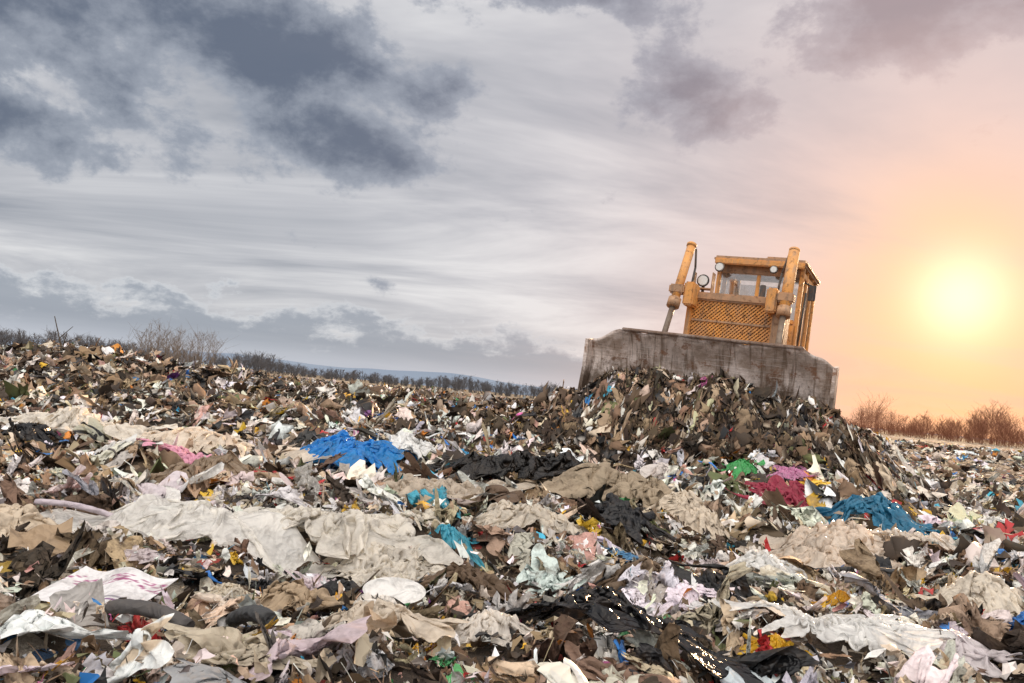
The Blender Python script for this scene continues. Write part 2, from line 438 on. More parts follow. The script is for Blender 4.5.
KEEP = []   # (x,y,rad) cleared footprints of the big pieces
def scatter(name, T, pos, size, dark, zoff, rg, tilt=.45, smooth=True, flat=1.0, mat=None, W=None, keep=True, kf=.30):
    K = len(pos)
    if keep and KEEP:
        ok = np.ones(K, bool)
        for (kx, ky, kr) in KEEP:
            ok &= ((pos[:, 0] - kx) ** 2 + (pos[:, 1] - ky) ** 2) > (kr + size * kf) ** 2
        pos = pos[ok]; size = size[ok]; dark = dark[ok]; zoff = zoff[ok]; K = len(pos)
    tid = rg.integers(0, len(T), K)
    isd = rg.random(K) < dark
    ci = np.where(isd, rg.choice(len(PAL), K, p=W1), rg.choice(len(PAL), K, p=W0))
    ci = np.where(dark > 1.5, rg.choice(len(PAL), K, p=W2), ci)
    if W is not None: ci = rg.choice(len(PAL), K, p=W)
    c2 = rg.choice(len(PAL), K, p=W0)
    VV = []; QQ = []; CC = []; o = 0
    for t in range(len(T)):
        idx = np.where(tid == t)[0]; k = len(idx)
        if not k: continue
        P, Q, u, v = T[t]; mI = len(P)
        s = size[idx][:, None, None] * np.stack([rg.uniform(.8, 1.3, k), rg.uniform(.7, 1.2, k), rg.uniform(.6, 1.3, k) * flat], 1)[:, None, :] * .5
        A = P[None] * s
        ax = rg.normal(0, tilt, k); ay = rg.normal(0, tilt, k); az = rg.random(k) * 2 * math.pi
        c, sn = np.cos(ax)[:, None], np.sin(ax)[:, None]
        y = A[..., 1] * c - A[..., 2] * sn; z = A[..., 1] * sn + A[..., 2] * c; x = A[..., 0]
        c, sn = np.cos(ay)[:, None], np.sin(ay)[:, None]
        x, z = x * c + z * sn, -x * sn + z * c
        c, sn = np.cos(az)[:, None], np.sin(az)[:, None]
        x, y = x * c - y * sn, x * sn + y * c
        x = x + pos[idx, 0][:, None]; y = y + pos[idx, 1][:, None]
        z = z + H(x, y) + zoff[idx][:, None]
        VV.append(np.stack([x, y, z], -1).reshape(-1, 3))
        QQ.append((Q[None] + (np.arange(k) * mI)[:, None, None] + o).reshape(-1, 4))
        col = np.empty((k, mI, 4))
        jit = rg.uniform(.75, 1.2, (k, 1)) * (1 + rg.normal(0, .05, (k, 3)))
        col[..., :3] = (PAL[ci[idx]] * jit)[:, None, :]
        stripe = rg.random(k) < .12
        fr = rg.uniform(.6, 2.2, k); ph = rg.random(k)
        msk = (tri(u[None] * fr[:, None] + ph[:, None]) > .35) & stripe[:, None]
        col[..., :3] = np.where(msk[..., None], PAL[c2[idx]][:, None, :], col[..., :3])
        col[..., 3] = (FILM[ci[idx]] * rg.uniform(.3, 1, k))[:, None]
        CC.append(np.clip(col, 0, 1).reshape(-1, 4)); o += k * mI
    return make_mesh(name, np.concatenate(VV), np.concatenate(QQ), np.concatenate(CC), mat or MG, smooth)

def polar(n, r0, r1, a0, a1, rg, p=2.0):
    r = (r0 ** p + rg.random(n) * (r1 ** p - r0 ** p)) ** (1 / p)
    a = R(1) * rg.uniform(a0, a1, n)
    return np.stack([r * np.sin(a), r * np.cos(a)], 1)

# ------------------------------------------------------------ ground
def axis(n, near, far, k):
    t = np.linspace(-1, 1, n); return far * np.sinh(k * t) / math.sinh(k)
xs = axis(520, 0, 4000, 9.2)
ys = np.concatenate([axis(60, 0, 4000, 6)[:29], np.linspace(-40, 0, 30)[1:-1], 4200 * np.sinh(9.2 * np.linspace(0, 1, 480)) / math.sinh(9.2)])
ys = np.unique(ys)
gx, gy = np.meshgrid(xs, ys, indexing='ij'); gx = gx.ravel(); gy = gy.ravel()
gz = H(gx, gy) + (fbm(gx * 6, gy * 6, 2, 20) - .5) * .06 * (np.hypot(gx, gy) < 60)
make_mesh('ground', np.stack([gx, gy, gz], 1), gridq(len(xs), len(ys)), None, MGR)

# ------------------------------------------------------------ individual large litter
HS = []
def hero(name, X, Y, w, d, h, col, film=1., rot=0., sq=.55, lift=.06, fa=.010):
    HS.append((name, X, Y, w, d, h, col, film, rot, sq, lift, fa))
WHT = (.92, .91, .88); CRM = (.80, .71, .58)
hero('plastic_sheet', -2.05, 5.6, 1.6, 1.15, .36, (.96, .93, .87), sq=.84, fa=.004, lift=.12)
hero('plastic_sheet', -1.1, 5.85, 1.4, .9, .22, (.88, .83, .74), sq=.78, fa=.006)
hero('plastic_sheet', -.65, 5.3, .8, .5, .16, (.86, .80, .70), sq=.7)
hero('plastic_tarp', -3.8, 10.5, 2.5, 1.5, .36, (.88, .75, .60), .7, sq=.8, fa=.005)
hero('plastic_tarp', -5.5, 10.6, 1.8, 1.2, .30, (.88, .81, .70), .7, sq=.75, fa=.005)
hero('blue_plastic_bag', -1.9, 10.1, 1.3, .8, .30, (.03, .32, .78), sq=.72, fa=.005, lift=.10)
hero('white_plastic_sack', -1.2, 10.6, 1.1, .85, .42, WHT, .6, sq=.7, fa=.005)
hero('cyan_plastic_bag', -.5, 10.9, .40, .35, .30, (.10, .48, .75), sq=.65, fa=.006)
hero('cyan_plastic_bag', -.32, 5.8, .34, .30, .12, (.10, .50, .64), sq=.65)
hero('black_plastic_sheet', .35, 9.4, 1.8, 1.2, .42, (.020, .017, .015), sq=.65, fa=.007, lift=.12)
hero('burlap_sack', 1.4, 8.7, 1.6, 1.2, .46, (.36, .28, .19), .2, sq=.65, fa=.007)
hero('burlap_sack', 2.0, 8.1, .9, .7, .24, (.62, .52, .40), .2, sq=.65)
hero('green_plastic_bag', 3.35, 11.1, .5, .4, .16, (.10, .52, .16), sq=.8, fa=.005)
hero('pink_plastic_bag', 3.95, 10.9, .5, .4, .12, (.80, .36, .58), sq=.8, fa=.005, lift=.1)
hero('red_cloth', 3.45, 9.8, .9, .7, .20, (.30, .02, .05), .3, sq=.78, fa=.004, lift=.12)
hero('teal_tarp', 4.3, 9.1, 1.3, 1.0, .24, (.03, .19, .32), .6, sq=.76, fa=.004, lift=.1)
hero('yellow_plastic_bag', 1.45, 4.1, .22, .17, .08, (.84, .52, .03))
hero('yellow_plastic_bag', 2.12, 4.9, .18, .14, .08, (.82, .45, .03))
hero('white_plastic_film', 1.85, 4.2, .9, .42, .12, WHT, 1, -8, .78, .1, .006)
hero('black_plastic_sheet', .56, 3.85, 1.1, .6, .16, (.016, .016, .018), 1, 0, .75, .13, .007)
hero('white_plastic_bag', 1.95, 5.8, .7, .5, .18, WHT, sq=.7, fa=.007)
hero('white_plastic_bag', 2.5, 6.9, .7, .5, .18, WHT, sq=.7, fa=.007)
hero('cream_plastic_bag', 3.2, 5.25, .58, .5, .28, CRM, .6, sq=.6, fa=.007)
hero('pink_cloth', -3.45, 9.1, 1.0, .35, .12, (.70, .32, .42), .2, sq=.75, lift=.1)
hero('black_plastic_bag', -5.75, 9.6, .9, .65, .28, (.016, .016, .018), sq=.65, lift=.06, fa=.006)
hero('black_plastic_bag', -1.2, 4.75, .45, .3, .12, (.016, .016, .018), sq=.65)
hero('white_plastic_bag', -4.4, 9.4, .7, .5, .2, WHT, sq=.65)
hero('white_plastic_sheet', 5.6, 9.6, 1.0, .7, .2, WHT, sq=.75, fa=.006)
hero('cream_plastic_sheet', 3.0, 7.2, 1.2, .8, .2, (.86, .74, .61), sq=.75, fa=.006)
hero('cream_plastic_sheet', 3.9, 7.6, 1.0, .7, .2, (.86, .78, .68), sq=.75, fa=.006)
hero('blue_plastic_film', 1.15, 6.1, .5, .2, .08, (.14, .34, .56), 1, -10, .7)
hero('cream_plastic_sheet', .3, 6.5, .9, .6, .2, (.82, .74, .62), sq=.7, fa=.007)
hero('cream_plastic_sheet', -.6, 7.6, 1.1, .7, .22, (.70, .60, .48), sq=.7, fa=.007)
hero('brown_plastic_sheet', -2.9, 7.9, 1.1, .7, .22, (.42, .31, .21), sq=.7)
hero('yellow_plastic_sheet', -6.0, 11.2, .8, .4, .12, (.78, .48, .05), sq=.7)
hero('blue_plastic_bag', -1.9, 14.0, .6, .4, .2, (.03, .16, .5))
hero('white_plastic_film', -1.35, 4.35, .4, .3, .12, (.84, .76, .62), sq=.7)
hero('brown_cloth', -.05, 4.9, .7, .5, .18, (.11, .068, .038), .1, sq=.6)
hero('brown_cloth', -.95, 4.05, .5, .4, .18, (.38, .28, .18), .1, sq=.55)
hero('brown_cloth', 1.0, 5.1, .6, .45, .16, (.13, .085, .05), .1, sq=.6)
hero('cream_plastic_sheet', -2.9, 4.9, .8, .6, .2, (.66, .54, .40), .5, sq=.65)
hero('white_plastic_bag', .0, 3.55, .4, .3, .11, (.86, .80, .72), 1, 20, .65)
hero('cream_plastic_sheet', -.5, 3.45, .6, .4, .14, (.68, .58, .46), .6, -20, .65)
hero('black_plastic_bag', 1.1, 7.2, .7, .5, .17, (.02, .02, .022), .8, sq=.6)
t0 = time.time()
nH = len(HS)
rh = np.random.default_rng(77)
sqs = np.array([[h_[9] * rh.uniform(.88, 1.12), h_[9] * rh.uniform(.88, 1.12)] for h_ in HS])
HC = cloth(nH, 45, [max(.45, h_[4] / h_[3]) for h_ in HS], np.clip(sqs, .3, .92), 9, 110, 5, .10, .08, .6)
print('hero cloth', time.time() - t0)
for i, (name, X, Y, w, d, h, col, film, rot, sq, lift, fa) in enumerate(HS):
    G = upsample(HC[i].astype(float), 3)
    G = facets(G, rh, fa, 3.5, 24, 9)
    ex = np.percentile(np.abs(G[..., 0]), 97); ey = np.percentile(np.abs(G[..., 1]), 97); ez = np.percentile(G[..., 2], 97)
    P, Q, u, v = as_template(G)
    sc = w / 2 / ex
    x = P[:, 0] * sc; y = P[:, 1] * (.5 * sc + .5 * d / 2 / ey)
    zz_ = np.maximum(P[:, 2], -.05) * (.65 * sc + .35 * min(h / max(ez, .05), 1.6 * sc))
    bulge = np.clip(1 - (P[:, 0] / ex) ** 2 - (P[:, 1] / ey) ** 2, 0, 1)
    zz_ = zz_ + .45 * h * bulge * (.5 + fbm(u * 2 + i, v * 2, 2, i))
    c, s = math.cos(R(rot)), math.sin(R(rot))
    xw, yw = X + x * c - y * s, Y + x * s + y * c
    zw = H(xw, yw) + zz_ + lift
    C = np.ones((len(P), 4)); C[:, :3] = col; C[:, 3] = film
    C[:, :3] *= (.88 + .24 * fbm(u * 3 + i, v * 3, 2, 3))[:, None]
    ob = make_mesh(name, np.stack([xw - X, yw - Y, zw], 1), Q, np.clip(C, 0, 1), MH)
    ob.location = (X, Y, 0)
    KEEP.append((X, Y, .36 * min(w, d)))
    if w > 1.3 * d:
        KEEP.append((X + c * w * .27, Y + s * w * .27, .28 * d)); KEEP.append((X - c * w * .27, Y - s * w * .27, .28 * d))
def sheet_card(name, X, Y, w, d, rot, col, col2, seed, lift):
    rg = np.random.default_rng(seed); P, Q, u, v = card(rg, 40); P = P / .7
    x = u * w / 2; y = v * d / 2; c, s = math.cos(R(rot)), math.sin(R(rot))
    xw, yw = X + x * c - y * s, Y + x * s + y * c
    zw = .4 * H(xw, yw) + .6 * float(H(X, Y)) + lift + P[:, 2] * .2 + .05 * v + .015 * np.sin(u * 5 + v * 2)
    C = np.ones((len(P), 4)); C[:, :3] = col; C[:, 3] = .4
    if col2 is not None:
        mk = (np.abs(v - .5) < .22) & (fbm(u * 9 + 3, v * 26, 2, seed) > .56); C[mk, :3] = col2
        mk = (np.abs(v + .45) < .06) & (u > -.6); C[mk, :3] = (.35, .33, .38)
        mk = (np.abs(v + .68) < .05) & (u > -.2); C[mk, :3] = (.30, .12, .35)
    ob = make_mesh(name, np.stack([xw - X, yw - Y, zw], 1), Q, C, MH); ob.location = (X, Y, 0); KEEP.append((X, Y, .5 * d)); KEEP.append((X - .15, Y - .25, .12))
sheet_card('printed_leaflet', -1.87, 3.95, .56, .40, -15, (.88, .86, .86), (.42, .10, .25), 33, .20)
sheet_card('cardboard_piece', -2.5, 4.5, .30, .2, 30, (.40, .28, .17), None, 48, .10)
# oval foam tray
rr_, aa_ = np.meshgrid(np.linspace(0, 1, 10), np.linspace(0, 2 * math.pi, 40), indexing='ij')
V = np.stack([.17 * rr_ * np.cos(aa_), .085 * rr_ * np.sin(aa_), .025 * np.clip((rr_ - .7) / .3, 0, 1) ** 1.5 + .05 * np.sin(aa_) * rr_], -1).reshape(-1, 3)
C = np.ones((len(V), 4)); C[:, :3] = (.86, .84, .80); C[:, 3] = .4
ob = make_mesh('polystyrene_tray', V, gridq(10, 40), C, MH); ob.location = (-.5, 4.35, float(H(-.5, 4.35)) + .19); KEEP.append((-.5, 4.33, .13))
def pipe(name, p0, p1, r, col, seed):
    n = 16; seg = 16; t = np.linspace(0, 1, n)
    ps = np.array(p0)[None] * (1 - t)[:, None] + np.array(p1)[None] * t[:, None]
    ps[:, 2] += .03 * np.sin(t * 3)
    d = np.array(p1) - np.array(p0); d /= np.linalg.norm(d); s = np.cross(d, [0, 0, 1]); s /= np.linalg.norm(s); w = np.cross(s, d)
    a = np.arange(seg) / seg * 2 * math.pi
    rad = r * (1 + .06 * np.sin(t * 40)); rad[0] *= .8; rad[-1] *= .8
    V = np.concatenate([ps[i] + rad[i] * (np.cos(a)[:, None] * s + np.sin(a)[:, None] * w * .8) for i in range(n)] + [np.repeat(ps[-1:] - d * .02, seg, 0)])
    V = np.concatenate([np.repeat(ps[:1] + d * .02, seg, 0), V])
    C = np.ones((len(V), 4)); C[:, :3] = col; C[:, 3] = .4
    make_mesh(name, V, gridq(n + 2, seg, True), C, MH)
    KEEP.append(((p0[0] + p1[0]) / 2, (p0[1] + p1[1]) / 2, .12))
def gp(x, y, dz): return (x, y, float(H(x, y)) + dz)
pipe('rubber_pipe', gp(-1.52, 3.30, .16), gp(-1.15, 3.2, .14), .036, (.09, .08, .075), 1)
pipe('rubber_pipe', gp(-1.05, 3.4, .16), gp(-.84, 3.2, .14), .04, (.05, .05, .05), 2)
pipe('plastic_tube', gp(-3.1, 5.45, .16), gp(-2.6, 5.6, .2), .025, (.6, .52, .56), 3)
pipe('plastic_tube', gp(2.5, 6.3, .16), gp(3.2, 6.1, .18), .025, (.05, .05, .05), 4)

# ------------------------------------------------------------ scattered litter masses
TA = templates(21, rng); TB = templates(9, rng, 2); TCc = templates(5, rng, 4, True)
TL = [as_template(facets(upsample(c.astype(float), 2), rng, .011, 3, 18, 8), k) for c, k in zip(CL, CLN)]
def inheap(p, pad=0.):
    al, la = dz_local(p[:, 0], p[:, 1])
    return (np.abs(la) < 2.9 + pad) & (al < 2.0 + pad) & (al > -6)
def zone(pos):
    x, y = pos[:, 0], pos[:, 1]
    d = .36 + .6 * ss((y - 11) / 4) * (1 - ss((x - .22 * y) / 3))
    d = d - .28 * ss((x - 1.0) / 3) * (1 - ss((y - 40) / 30))
    d = d + .6 * (fbm(x * .7, y * .7, 2, 40) - .5) * 2
    d = np.clip(d, 0, 1)
    return np.where(inheap(pos), 2, d)
def notblade(p):
    al, la = dz_local(p[:, 0], p[:, 1])
    return p[~((np.abs(la) < 2.3) & (al < .25) & (al > -6))]
p = polar(520, 2.4, 14, -42, 42, rng, 1.4)
p = p[~inheap(p, .5)]
scatter('garbage_litter', TL, p, .18 + .46 * rng.random(len(p)) ** 1.8, zone(p), rng.uniform(.02, .09, len(p)), rng, .30, W=WL, mat=MH, kf=.42, flat=.85)
p = polar(3000, 1.5, 8.2, -46, 46, rng, 1.7)
s = (.07 + .32 * rng.random(len(p)) ** 1.8) * np.clip(np.hypot(p[:, 0], p[:, 1]) / 4.2, .6, 1.1)
scatter('garbage_litter', TA, p, s, zone(p), rng.uniform(-.03, .09, len(p)), rng, .5)
p = notblade(polar(12500, 7.8, 21, -46, 46, rng, 1.6)); p = p[~inheap(p)]
s = .10 + .40 * rng.random(len(p)) ** 1.8
scatter('garbage_litter', TB, p, s, zone(p), rng.uniform(-.03, .12, len(p)), rng, .5, mat=MB)
p = notblade(polar(12000, 20, 95, -46, 46, rng, 1.3))
s = rng.uniform(.2, .6, len(p)) * np.clip(np.hypot(p[:, 0], p[:, 1]) / 40, .8, 1.6)
scatter('garbage_litter', TCc, p, s, zone(p), rng.uniform(-.03, .10, len(p)), rng, mat=MB)
# heap pushed by the blade
k = 9500; la_ = rng.normal(-.15, 1.4, k); al_ = rng.uniform(.15, 2.2, k)
p = np.stack([DZ[0] + lat[0] * la_ + fwd[0] * al_, DZ[1] + lat[1] * la_ + fwd[1] * al_], 1)
scatter('pushed_garbage_heap', TB, p, .07 + .33 * rng.random(k) ** 2.6, np.full(k, 2.), rng.uniform(-.02, .15, k), rng, .8, keep=False, mat=MB)
# small shreds
TS = [crumple(4, rng, rng.uniform(.2, 1), .4, 5) for i in range(14)] + [stick(rng, 3, 3, .05) for i in range(7)]
p = polar(24000, 1.4, 9, -46, 46, rng, 1.5)
scatter('shredded_litter', TS, p, .015 + .09 * rng.random(len(p)) ** 1.5, zone(p), rng.uniform(.0, .12, len(p)), rng, .8, False, mat=MS)
p = notblade(polar(22000, 9, 24, -46, 46, rng, 1.5))
scatter('shredded_litter', TS, p, rng.uniform(.04, .18, len(p)), zone(p), rng.uniform(.0, .16, len(p)), rng, .8, False, mat=MS)

# ------------------------------------------------------------ bare vegetation
def segs_to_mesh(name, S, mat):
    S = np.array(S); p0 = S[:, :3]; p1 = S[:, 3:6]; w0 = S[:, 6]; w1 = S[:, 7]; k = len(S)
    d = p1 - p0; d /= np.linalg.norm(d, axis=1)[:, None] + 1e-9
    a = np.cross(d, np.array([.3, .9, .1])); a /= np.linalg.norm(a, axis=1)[:, None] + 1e-9; b = np.cross(d, a)
    V = np.empty((k, 6, 3))
    for i in range(3):
        t = i * 2 * math.pi / 3; o = a * math.cos(t) + b * math.sin(t)
        V[:, i] = p0 + o * w0[:, None]; V[:, 3 + i] = p1 + o * w1[:, None]
    Q = np.array([[0, 1, 4, 3], [1, 2, 5, 4], [2, 0, 3, 5]])
    return make_mesh(name, V.reshape(-1, 3), (Q[None] + (np.arange(k) * 6)[:, None, None]).reshape(-1, 4), None, mat, False)
def tree(S, base, h, rg, w, spread=.35, nb=14, sub=4, t0=.12):
    base = np.array(base, float); top = base + np.array([rg.normal(0, .06) * h, rg.normal(0, .06) * h, h])
    S.append([*base, *(top), w, w * .25])
    for i in range(nb):
        t = rg.uniform(t0, .95); p = base + (top - base) * t
        a = rg.random() * 6.28; L = h * spread * (1.15 - t) * rg.uniform(.6, 1.2)
        q = p + np.array([math.cos(a) * L * .6, math.sin(a) * L * .6, L * rg.uniform(.5, 1)])
        S.append([*p, *q, w * .45, w * .2])
        for j in range(sub):
            tt = rg.uniform(.3, 1); pp = p + (q - p) * tt
            qq = pp + np.array([rg.normal(0, .25) * L, rg.normal(0, .25) * L, rg.uniform(.1, .5) * L])
            S.append([*pp, *qq, w * .3, w * .12])
rg = np.random.default_rng(5)
S = []
for i in range(460):
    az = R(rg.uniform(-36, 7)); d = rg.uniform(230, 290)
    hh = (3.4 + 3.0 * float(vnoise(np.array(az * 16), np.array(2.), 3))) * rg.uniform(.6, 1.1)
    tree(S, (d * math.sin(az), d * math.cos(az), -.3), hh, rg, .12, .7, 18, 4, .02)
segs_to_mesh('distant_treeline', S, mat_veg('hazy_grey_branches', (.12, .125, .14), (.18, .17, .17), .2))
S = []
for i in range(620):
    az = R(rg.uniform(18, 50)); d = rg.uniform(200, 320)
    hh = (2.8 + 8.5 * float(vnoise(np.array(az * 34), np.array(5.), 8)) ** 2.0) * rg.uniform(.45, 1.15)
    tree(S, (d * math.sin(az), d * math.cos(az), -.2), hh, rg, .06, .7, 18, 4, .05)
for i in range(1100):
    az = R(rg.uniform(18, 50)); d = rg.uniform(190, 320)
    tree(S, (d * math.sin(az), d * math.cos(az), -.2), rg.uniform(1.2, 2.6), rg, .04, 1.0, 9, 3, .0)
segs_to_mesh('distant_treeline', S, mat_veg('hazy_brown_branches', (.38, .17, .10), (.29, .14, .09), .35))  # branch colour lightened to stand in for distance haze
S = []
for i in range(46):
    az = R(rg.normal(-22.6, 1.6)); d = rg.uniform(34, 42); x, y = d * math.sin(az), d * math.cos(az)
    tree(S, (x, y, float(H(x, y)) - .1), rg.uniform(1.2, 2.3), rg, .016, .7, 10, 4)
segs_to_mesh('bare_bush', S, mat_veg('bush_twigs', (.20, .16, .13), (.28, .24, .2), .2))
S = []
for (x, y, h, lx) in [(-9.6, 17.3, .9, -.35), (-9.9, 17.6, .5, .1), (-6.2, 17.6, .55, .2), (-7.0, 18, .4, -.1), (-12.2, 18, .5, .2), (-3.4, 18.5, .35, .1)]:
    z = float(H(x, y)); S.append([x, y, z - .1, x + lx, y, z + h, .022, .01])
    S.append([x + lx * .5, y, z + h * .5, x + lx * .5 + .2, y + .1, z + h * .8, .012, .006])
segs_to_mesh('dead_branches', S, mat_veg('dead_wood', (.06, .045, .035), (.1, .08, .06), 0))
# far hills
hx = np.linspace(-2600, 3800, 260)
hz = (22 + 60 * fbm(hx / 500, hx * 0, 3, 2)) * (1 - .92 * ss((hx - 500) / 700))
V = np.concatenate([np.stack([hx, 0 * hx + 3500, 0 * hx - 5], 1), np.stack([hx, 0 * hx + 3700, hz], 1), np.stack([hx, 0 * hx + 4000, 0 * hx - 5], 1)])
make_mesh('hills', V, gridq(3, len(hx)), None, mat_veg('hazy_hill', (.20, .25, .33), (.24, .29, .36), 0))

# ------------------------------------------------------------ bulldozer
dozer = bpy.data.objects.new('bulldozer', None); scene.collection.objects.link(dozer)
def link(name, me, mat, smooth=False):
    me.materials.append(mat); ob = bpy.data.objects.new(name, me); scene.collection.objects.link(ob); ob.parent = dozer
    return ob
def box(name, lo, hi, mat, bev=.02):
    bm = bmesh.new(); bmesh.ops.create_cube(bm, size=1)
    lo = Vector(lo); hi = Vector(hi); c = (lo + hi) / 2; s = hi - lo
    for v in bm.verts: v.co = Vector((v.co.x * s.x, v.co.y * s.y, v.co.z * s.z))
    if bev: bmesh.ops.bevel(bm, geom=bm.edges[:], offset=min(bev, .4 * min(s)), segments=2, affect='EDGES')
    bmesh.ops.translate(bm, verts=bm.verts, vec=c)
    me = bpy.data.meshes.new(name); bm.to_mesh(me); bm.free(); return link(name, me, mat)
def cyl(name, p0, p1, r, mat, r2=None, seg=24):
    p0 = Vector(p0); p1 = Vector(p1); d = p1 - p0
    bm = bmesh.new(); bmesh.ops.create_cone(bm, cap_ends=True, segments=seg, radius1=r, radius2=r if r2 is None else r2, depth=d.length)
    es = [e for e in bm.edges if len(e.link_faces) == 2 and any(len(f.verts) > 4 for f in e.link_faces)]
    bmesh.ops.bevel(bm, geom=es, offset=min(.012, r * .2), segments=2, affect='EDGES')
    q = d.to_track_quat('Z', 'Y').to_matrix()
    bmesh.ops.rotate(bm, verts=bm.verts, cent=(0, 0, 0), matrix=q); bmesh.ops.translate(bm, verts=bm.verts, vec=(p0 + p1) / 2)
    me = bpy.data.meshes.new(name); bm.to_mesh(me); bm.free()
    ob = link(name, me, mat)
    for f in me.polygons: f.use_smooth = len(f.vertices) <= 4
    return ob
# blade : concave, semi-U, chamfered top corners
nx, nz = 80, 22; zb, zt = .12, 1.50; hw = 2.12; wg = 1.52
V = []
for side in (0, 1):
    for i in range(nx):
        x = -hw + 2 * hw * i / (nx - 1)
        ex = max(0, abs(x) - wg)
        top = zt - .02 - max(0, ex - .12) * .52
        for j in range(nz):
            t = j / (nz - 1); z = zb + (top - zb) * t
            tz = (z - zb) / (zt - zb)
            y = .24 * math.sin(math.pi * min(1, tz * 1.02)) ** .9 * 1 + .0 - .10 * tz ** 3
            y -= ex * .55
            y += .010 * math.sin(x * 9 + z * 7) + .016 * math.sin(x * 3.1 - z * 4)
            zz = z + (.016 * math.sin(x * 7) + .014 * math.sin(x * 17)) * (t > .95)
            V.append((x, y + side * .09, zz))
V = np.array(V); Qf = gridq(nx, nz); Qb = Qf[:, ::-1] + nx * nz; n2 = nx * nz
E = []
for i in range(nx - 1):
    a, b = i * nz, (i + 1) * nz; E += [[a, a + n2, b + n2, b], [a + nz - 1, b + nz - 1, b + nz - 1 + n2, a + nz - 1 + n2]]
for j in range(nz - 1):
    E += [[j, j + 1, j + 1 + n2, j + n2]]; o = (nx - 1) * nz; E += [[o + j, o + j + n2, o + j + 1 + n2, o + j + 1]]
bl = make_mesh('blade', V, np.concatenate([Qf, Qb, np.array(E)]), None, M_BLADE, False); bl.parent = dozer
for i in range(len(Qf)): bl.data.polygons[i].use_smooth = True
box('blade_top_lip', (-1.60, -.15, 1.475), (1.60, .07, 1.525), M_BLADE, .015)
for sx in (-1, 1):
    bm = bmesh.new()
    yo = -.33
    pts = [(-.10, zb - .03), (.22, zb), (.30, .7), (.20, 1.26), (-.06, 1.22), (-.03, .7)]
    a = [bm.verts.new((sx * (hw - .005), yo + y, z)) for y, z in pts]; b = [bm.verts.new((sx * (hw + .06), yo + y, z)) for y, z in pts]
    bm.faces.new(a); bm.faces.new(b[::-1])
    for i in range(6): bm.faces.new([a[i], b[i], b[(i + 1) % 6], a[(i + 1) % 6]])
    bmesh.ops.recalc_face_normals(bm, faces=bm.faces)
    me = bpy.data.meshes.new('end_plate'); bm.to_mesh(me); bm.free(); link('blade_end_plate', me, M_BLADE)
for k in range(6):
    x = -1.5 + k * .6; box('cutting_edge', (x - .295, -.055, .02), (x + .295, -.012, .24), M_RIM, .01)
for x in (-1.3, -.5, .5, 1.3): box('blade_back_rib', (x - .05, .33, .2), (x + .05, .50, 1.35), M_TAN, .01)
box('blade_back_beam', (-1.6, .36, .55), (1.6, .60, .85), M_TAN, .03)
for sx in (-1, 1):
    box('push_arm', (sx * 1.5 - .11, .45, .42), (sx * 1.5 + .11, 3.2, .72), M_YEL, .03)
    cyl('tilt_brace', (sx * 1.25, .45, 1.15), (sx * 1.45, 2.2, .7), .06, M_TAN)
# tracks
for sx in (-1, 1):
    bm = bmesh.new(); y0, y1, r, zc = 1.55, 4.9, .46, .50
    L = y1 - y0; per = 2 * L + 2 * math.pi * r; ns = 44
    for k in range(ns):
        s = per * k / ns
        if s < L: y, z, a = y0 + s, zc - r, 0
        elif s < L + math.pi * r: t = (s - L) / r; y, z, a = y1 + r * math.sin(t), zc - r * math.cos(t), t
        elif s < 2 * L + math.pi * r: y, z, a = y1 - (s - L - math.pi * r), zc + r, math.pi
        else: t = (s - 2 * L - math.pi * r) / r; y, z, a = y0 - r * math.sin(t), zc + r * math.cos(t), math.pi + t
        for (sz, off) in (((.60, .20, .035), 0), ((.60, .03, .09), -.045)):
            g = bmesh.ops.create_cube(bm, size=1)['verts']
            for v in g: v.co = Vector((v.co.x * sz[0], v.co.y * sz[1], v.co.z * sz[2] + off))
            bmesh.ops.rotate(bm, verts=g, cent=(0, 0, 0), matrix=Matrix.Rotation(a, 3, 'X')); bmesh.ops.translate(bm, verts=g, vec=(sx * 1.08, y, z))
    me = bpy.data.meshes.new('track'); bm.to_mesh(me); bm.free(); link('track', me, M_RIM)
    for y in (y0, y1): cyl('track_wheel', (sx * .9, y, zc), (sx * 1.26, y, zc), .40, M_DARK)
    for k in range(5): cyl('track_roller', (sx * .92, 2.15 + k * .55, .24), (sx * 1.24, 2.15 + k * .55, .24), .17, M_DARK)
    box('track_frame', (sx * 1.08 - .17, 1.7, .35), (sx * 1.08 + .17, 4.8, .68), M_YEL, .03)
    box('fender', (sx * 1.08 - .30, 2.9, 1.06), (sx * 1.08 + .30, 5.6, 1.14), M_YEL, .02)
box('belly', (-.76, 1.5, .45), (.76, 5.2, 1.1), M_DARK, .04)
# radiator guard
GX = .80; gy = 1.32
box('radiator_core', (-GX + .04, gy + .10, 1.02), (GX - .04, gy + .22, 2.40), M_DARK, 0)
box('grille_frame_side', (-GX - .07, gy - .03, .95), (-GX + .05, gy + .28, 2.50), M_YEL, .02)
box('grille_frame_side', (GX - .05, gy - .03, .95), (GX + .07, gy + .28, 2.50), M_YEL, .02)
box('grille_frame_top', (-GX - .10, gy - .06, 2.36), (GX + .10, gy + .34, 2.52), M_TAN, .03)
box('grille_frame_bottom', (-GX + .05, gy - .03, .95), (GX - .05, gy + .25, 1.12), M_YEL, .02)
bm = bmesh.new()
x0, x1, z0, z1 = -GX + .05, GX - .05, 1.12, 2.36
step = .062
def bar(p, q, w=.014, t=.02, yo=0.0):
    p = Vector((p[0], 0, p[1])); q = Vector((q[0], 0, q[1])); d = (q - p).normalized(); nrm = Vector((-d.z, 0, d.x)) * w
    vs = [bm.verts.new(v + Vector((0, gy + yo + o, 0))) for o in (0, t) for v in (p - nrm, q - nrm, q + nrm, p + nrm)]
    for f in ((0, 1, 2, 3), (7, 6, 5, 4), (0, 4, 5, 1), (2, 6, 7, 3)): bm.faces.new([vs[i] for i in f])
